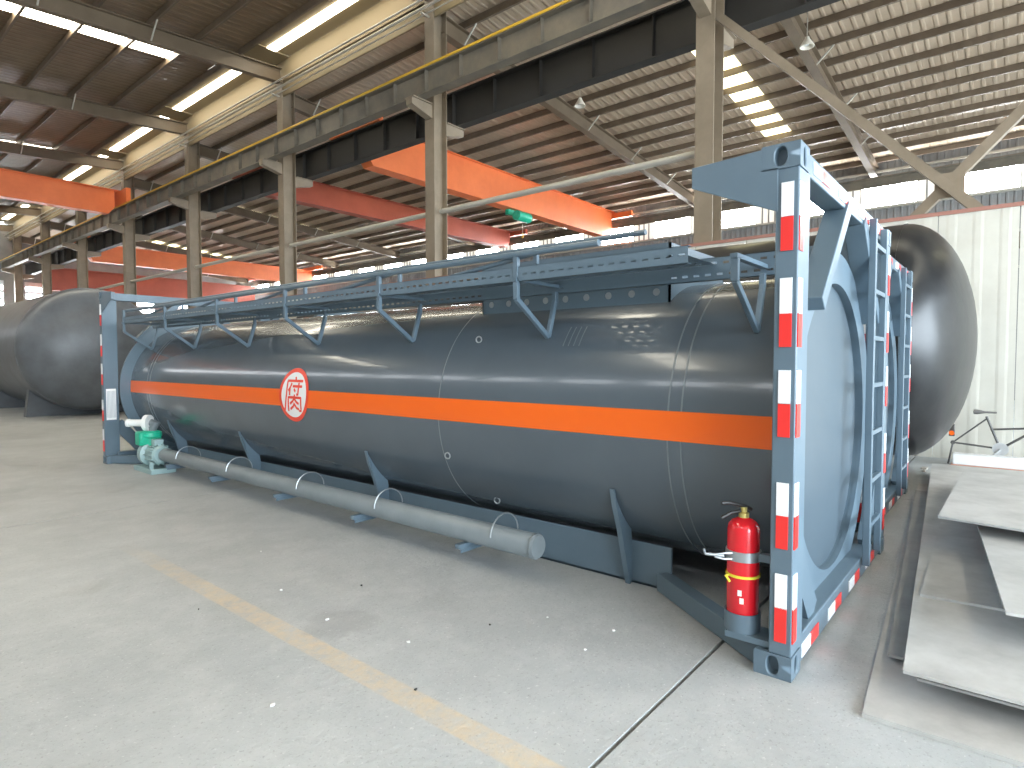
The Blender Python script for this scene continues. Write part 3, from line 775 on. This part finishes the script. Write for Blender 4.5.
# top side cross member at far end and hose tube with arms and U bolts
PXh, PZh, PRh = .27, .255, .088
pt = MB().lathe([(0, 1.735), (PRh*.9, 1.735), (PRh, 1.75), (PRh, 8.2), (0, 8.2)], (PXh, 0, PZh), 'Y', 32).build('hose_tube', 'pipe', c1)
MB().lathe([(PRh+.004, 1.75), (PRh+.004, 1.765), (PRh-.01, 1.765)], (PXh, 0, PZh), 'Y', 32).build('end_rim', 'pipe', pt)
for y in (2.42, 3.75, 5.1, 6.6, 7.9):
    box(.155, .72, y-.025, y+.025, .13, .166).build('tube_arm', 'paint', c1, .003)
    box(.17, .72, y-.025, y-.019, .10, .13).build('tube_arm_web', 'paint', c1)
for y in (2.10, 3.45, 4.7, 6.2, 7.6):
    m = MB(); m.tube([(PXh+.06+(PRh+.07)*math.cos(t), y, PZh+.02+(PRh+.06)*math.sin(t)) for t in [PI*k/14 for k in range(15)]], .0055, 8)
    m.build('strap_hoop', 'strap', c1)
# data plate on the far left post
dp = MB().box(.03, .16, LEN-.118, LEN-.112, .66, 1.13).build('data_plate', 'white_vinyl', c1)
for k in range(7):
    box(.04+.017*k, .047+.017*k, LEN-.122, LEN-.118, .69, 1.10).build('plate_rib', 'strap', dp)

# ---- neighbouring container
c2, b2 = container(2.735, .15, '', False)
tag(c2, 'second blue-grey tank container parked right behind the first, only its ladder showing', 'tank container', 'tank containers side by side')

# ================================================================== BLACK VESSELS
def vessel(xc, zc, R, y0, y1, dep, label, vm='black_tank'):
    o = empty('pressure_vessel', (xc, (y0+y1)/2, 0))
    pr_ = []
    for k in range(0, 15):
        a = k/14*PI/2; pr_.append((R*math.sin(a), y0-dep*math.cos(a)))
    sh = MB().lathe(pr_+[(R, y1)], (xc, 0, zc), 'Y', 96).build('shell', vm, o)
    annulus(xc, zc, R-.01, lambda c, s_: R+.008, y0-.012, y0+.012, 96).build('weld_seam', vm, sh)
    yy = y0+.7; q = 0
    while yy < y1:
        hw = R*.72; zt_ = zc-math.sqrt(R**2-hw**2)
        poly = [(xc-hw-.15, yy, 0), (xc+hw+.15, yy, 0), (xc+hw+.05, yy, zt_+.2)] + \
               [(xc+hw*math.cos(PI*k/12), yy, zc-math.sqrt(max(R**2-(hw*math.cos(PI*k/12))**2, 0))) for k in range(13)] + [(xc-hw-.05, yy, zt_+.2)]
        MB().prism(poly, (0, .25, 0)).build('saddle', vm, o); yy += 4.5
    return tag(o, label, 'tank', 'large black vessels')
vessel(7.1, 1.83, 1.62, .40, 14.0, .8, 'big black pressure vessel with domed end behind the ladders, before the cream wall')
vessel(2.55, 1.88, 1.72, 19.4, 33.0, .8, 'big black vessel, painted lighter for sheen, with domed end lying beyond the far end of the container', 'vessel_sheen')

# ================================================================== EXTINGUISHER
ex, ey, ez = .115, .275, .165
o = empty('fire_extinguisher', (ex, ey, ez))
MB().lathe([(0, .012), (.076, .012), (.081, .02), (.081, .515), (.076, .54), (.058, .562), (.03, .575), (.02, .58), (.02, .595), (0, .595)], (ex, ey, ez), 'Z', 40).build('cylinder', 'red_ext', o)
MB().lathe([(.0, .575), (.026, .575), (.026, .60), (.016, .605), (.016, .63), (0, .63)], (ex, ey, ez), 'Z', 20).build('valve', 'brass', o)
MB().tube([(ex+.03, ey-.03, ez+.615), (ex+.01, ey, ez+.632), (ex-.06, ey+.06, ez+.655), (ex-.085, ey+.085, ez+.652)], .010, 8).build('upper_lever', 'black', o)
MB().tube([(ex+.01, ey, ez+.61), (ex-.05, ey+.05, ez+.60), (ex-.085, ey+.085, ez+.575)], .010, 8).build('lower_lever', 'black', o)
MB().lathe([(.0815, .235), (.086, .235), (.086, .248), (.0815, .248)], (ex, ey, ez+.04), 'Z', 40).build('tie', 'yellow_tie', o)
MB().tube([(ex-.065, ey+.052, ez+.28), (ex-.095, ey+.056, ez+.282), (ex-.08, ey+.041, ez+.25)], .007, 8).build('tie_knot', 'yellow_tie', o)
for a_, z0_ in ((-172, .20), (-165, .16)):
    MB().add([(ex+.0822*math.cos(t), ey+.0822*math.sin(t), ez+z) for t in [math.radians(a_+d_) for d_ in (-7, 0, 7)] for z in (z0_-.015, z0_+.015)],
             [(0, 1, 3, 2), (2, 3, 5, 4)]).build('label_sticker', 'white_vinyl', o)
tag(o, 'red fire extinguisher standing in its cup beside the near corner post', 'fire extinguisher')
h = empty('extinguisher_holder', ORI[c1.name]); h.parent = c1; h.location = (0, 0, 0); ORI[h.name] = ORI[c1.name]
MB().lathe([(.0, -.008), (.090, -.008), (.090, .088), (.084, .088), (.085, .008), (0, .008)], (ex, ey, ez), 'Z', 36).build('cup', 'paint', h)
MB().lathe([(.0818, .36), (.0875, .36), (.0875, .41), (.0818, .41)], (ex, ey, ez), 'Z', 36).build('clamp_band', 'strap', h)
MB().box(.03, .19, .11, ey+.06, .125, ez-.008).build('cup_bracket', 'paint', h)
MB().bar((ex, ey-.08, ez+.385), (ex, .105, ez+.385), .04, .04).build('clamp_arm', 'paint', h)
for dz in (-.015, .015):
    MB().tube([(ex-.082, ey+.03, ez+.385+dz), (ex-.115, ey+.06, ez+.387+dz), (ex-.135, ey+.10, ez+.387+dz*.4)], .006, 8).build('clamp_bolt', 'strap', h)
MB().tube([(ex-.11, ey+.06, ez+.387), (ex-.16, ey+.14, ez+.395), (ex-.165, ey+.145, ez+.42)], .008, 8).build('clamp_handle', 'strap', h)

# ================================================================== PUMP
o = empty('transfer_pump', (.25, 8.5, 0)); px, py = .25, 8.55
MB().box(px-.16, px+.16, py-.35, py+.30, 0, .07).build('base', 'motor', o, .008)
MB().lathe([(0, -.30), (.10, -.30), (.125, -.27), (.125, -.02), (.10, 0), (0, 0)], (px, py, .25), 'Y', 28).build('motor', 'motor', o)
for k in range(14):
    t = 2*PI*k/14
    MB().bar((px+.135*math.cos(t), py-.26, .25+.135*math.sin(t)), (px+.135*math.cos(t), py-.03, .25+.135*math.sin(t)), .012, .03, up=(math.cos(t), 0, math.sin(t))).build('cooling_fin', 'motor', o)
MB().box(px-.06, px+.06, py-.20, py-.08, .37, .46).build('terminal_box', 'motor', o, .01)
MB().lathe([(0, 0), (.10, 0), (.17, .03), (.17, .14), (.10, .18), (0, .18)], (px, py, .24), 'Y', 28).build('volute', 'motor', o)
MB().lathe([(.10, .30), (.10, .42), (.14, .44), (.14, .50), (.0, .50)], (px, py+.10, 0.04), 'Z', 24).build('discharge', 'green', o)
MB().box(px-.17, px+.12, py+.02, py+.22, .36, .56).build('gear_housing', 'green', o, .03)
MB().lathe([(.13, 0), (.13, .04), (0, .04)], (px, py+.18, .24), 'Y', 24).build('flange', 'green', o)
MB().tube([(px+.02, py+.10, .50), (px+.03, py+.10, .60), (px+.06, py+.06, .66), (px+.02, py+.12, .67)], .055, 16).build('elbow', 'pipe', o)
fd = Vector((-.64, .77, 0)); fc = Vector((px-.02, py+.14, .67))
MB().tube([fc-fd*.03, fc+fd*.03], .115, 28).build('white_flange', 'white_vinyl', o)
MB().tube([fc+fd*.03, fc+fd*.26], .05, 20).build('white_stub', 'white_vinyl', o)
MB().tube([fc+fd*.26, fc+fd*.29], .058, 20).build('stub_rim', 'white_vinyl', o)
for sx in (-1, 1):
    MB().box(px+sx*.13-.02, px+sx*.13+.02, py-.28, py-.24, .06, .16).build('foot', 'motor', o)
tag(o, 'green and grey-green transfer pump with white flange at the far end of the tube', 'pump')

# ================================================================== STEEL PLATES
def plate(pts, z, th, m_, label, extra=None):
    m = MB().prism([(x, y, z) for x, y in pts], (0, 0, th))
    if extra: m.v = [(x, y, z_ + extra(x, y)) for x, y, z_ in m.v]
    return tag(m.build('steel_plate', m_), label, 'steel plate', 'steel plates stacked on the floor')
plate([(-.10, -.318), (6.0, .10), (6.05, -1.9), (-.02, -2.2)], 0.0, .02, 'plate', 'lowest pale steel plate flat on the floor, nearest its corner')
plate([(.50, -.33), (5.27, .058), (5.27, -.25), (.52, -.62)], .045, .015, 'plate_dark', 'narrow dark steel strip squeezed left of the raised stack')
plate([(.16, -.49), (6.85, .02), (6.9, -2.0), (.2, -2.4)], .115, .012, 'plate_dark', 'thin steel plate directly below the large raised plate')
plate([(.128, -.439), (6.9, .045), (6.95, -1.9), (.16, -2.35)], .145, .015, 'plate', 'large pale raised steel plate carrying the others')
plate([(1.20, -.395), (3.4, -.33), (3.4, -1.3), (1.30, -1.35)], .160, .014, 'plate', 'smaller pale steel plate lying on the large raised plate')
plate([(0.686, -0.790), (2.683, -0.596), (3.0, -2.0), (.9, -2.2)], .325, .015, 'plate', 'pale steel plate propped high at the right edge')
plate([(2.261, -0.391), (4.912, -0.413), (5.2, -2.1), (2.038, -1.771)], .415, .015, 'plate', 'topmost pale steel plate nearest the bicycle')
def block(x0, x1, y0, y1, z0, z1, label):
    tag(box(x0, x1, y0, y1, z0, z1).build('timber_block', 'timber', None, .006), label, 'block', 'timber blocks under the plates')
block(.9, 1.05, -1.8, -.75, .02, .115, 'timber block under the near end of the raised plates')
block(5.4, 5.55, -1.6, -.15, .02, .115, 'timber block under the far end of the raised plates')
box_ = block
block(.55, .62, -.60, -.42, .02, .045, 'thin timber packer under the narrow dark strip')
block(5.0, 5.1, -.20, .0, .02, .045, 'thin timber packer under the far end of the narrow strip')
block(.4, 1.6, -1.7, -1.55, .127, .145, 'thin timber packer between the two raised plates')
block(5.6, 5.75, -1.6, -.3, .127, .145, 'thin timber packer between the raised plates, far end')
block(1.45, 1.60, -1.9, -1.40, .160, .325, 'timber block propping the plate at the right edge')
block(2.05, 2.20, -1.9, -1.40, .160, .325, 'second timber block propping the plate at the right edge')
block(3.45, 3.60, -1.9, -.75, .160, .415, 'timber block propping the topmost plate')
block(4.85, 5.00, -1.9, -.65, .160, .415, 'far timber block propping the topmost plate')

# ================================================================== BICYCLE, CRATE, SCRAP
o = empty('bicycle', (8.2, -.5, .0)); bx = 8.2
def bt(name, a, b, r_=.016, m_='bike'):
    return MB().tube([(bx, *a), (bx, *b)], r_, 10).build(name, m_, o)
hub, bbk, sea, seat, head, top = (-.10, .325), (-.66, .275), (-.49, .74), (-.47, .80), (-1.05, .72), (-.55, .55)
bt('chain_stay', hub, bbk, .014); bt('seat_stay', hub, (-.49, .70), .011); bt('seat_tube', bbk, sea, .017)
bt('down_tube', bbk, (-1.02, .56), .017); bt('top_tube', (-.54, .55), (-1.02, .60), .015); bt('head_tube', (-1.0, .50), (-1.06, .78), .02)
bt('fork', (-1.0, .52), (-.97+-.25, .16), .014)
MB().lathe([(.0, -.03), (.03, -.03), (.03, .03), (0, .03)], (bx, hub[0], hub[1]), 'X', 14).build('hub', 'bike', o)
MB().lathe([(.075, -.004), (.095, -.004), (.095, .004), (.075, .004), (.075, -.004)], (bx-.05, bbk[0], bbk[1]), 'X', 24).build('chainring', 'alu', o)
MB().tube([(bx-.06, bbk[0], bbk[1]), (bx-.08, bbk[0]+.10, bbk[1]-.12)], .012, 8).build('crank', 'alu', o)
sd = MB().lathe([(0, -.16), (.03, -.155), (.035, -.02), (.08, .07), (.075, .11), (0, .12)], (0, 0, 0), 'Y', 16)
sd.v = [(bx+x, -.45+y, .80+z*.45) for x, y, z in sd.v]; sd.build('saddle', 'saddle', o)
MB().tube([(bx-.28, -.92, .86), (bx-.2, -1.0, .84), (bx, -1.06, .80), (bx+.2, -1.0, .84), (bx+.28, -.92, .86)], .013, 10).build('handlebar', 'alu', o)
for side in (-1, 1):
    MB().tube([(bx+side*.05, hub[0], hub[1]), (bx+side*.07, hub[0]+.05, .005)], .010, 8).build('stand', 'bike', o)
    MB().tube([(bx+side*.05, -1.22, .16), (bx+side*.07, -1.25, .005)], .010, 8).build('stand', 'bike', o)
MB().box(bx-.05, bx+.05, -.12, -.05, .42, .60).build('rear_rack', 'bike', o, .008)
MB().lathe([(0, -.012), (.035, -.012), (.035, .0), (0, .0)], (bx-.052, -.085, .47), 'X', 18).build('reflector', 'orange', o)
tag(o, 'old grey bicycle frame without wheels standing before the cream wall', 'bicycle')
o = empty('storage_crate', (8.0, -.5, 0))
MB().box(7.85, 8.05, -1.9, -.10, .0, .04).build('skid', 'crate_red', o); MB().box(7.86, 8.04, -1.9, -.12, .04, .20).build('board', 'crate', o, .01)
tag(o, 'low white board box with reddish bottom edge under the bicycle', 'crate')
for i in range(8):
    x = 7.12+.30*(i % 2)+random.uniform(-.05, .05); y = -.62+.26*(i//2)+random.uniform(-.03, .03); a = random.uniform(-.5, .5); l_ = random.uniform(.10, .22)
    m = MB().bar((-l_/2, 0, .012), (l_/2, 0, .012), random.uniform(.03, .09), .024)
    ob = m.build('scrap_piece', 'scrap', None, 0, (0, 0, 0)); ob.location = (x, y, .026*i*0+.0); ob.rotation_euler = (0, 0, a)
    tag(ob, 'piece of pale scrap wood littered on the floor by the bicycle', 'scrap', 'scrap by the bicycle')
# small chips of litter on the concrete in front of the container
for i, (x, y) in enumerate(((-.55, 2.65), (-.95, 3.0), (-1.02, 2.35), (-.45, 1.55), (-.9, 1.75), (-.35, .95), (-1.2, 1.35), (-.15, 1.35), (-.62, 3.9), (-1.45, 3.1), (-1.7, 1.75), (-.05, .95))):
    s_ = random.uniform(.005, .011); m = MB()
    pts = [(x+s_*random.uniform(.5, 1.3)*math.cos(t), y+s_*random.uniform(.5, 1.3)*math.sin(t), 0) for t in [2*PI*k/6 for k in range(6)]]
    ob = m.prism(pts, (0, 0, .006)).build('paint_chip', 'crate' if i % 3 else 'dark')
    tag(ob, ('pale' if i % 3 else 'dark') + ' chip of litter on the concrete in front of the container', 'chip', ('pale' if i % 3 else 'dark') + ' litter chips on the concrete')
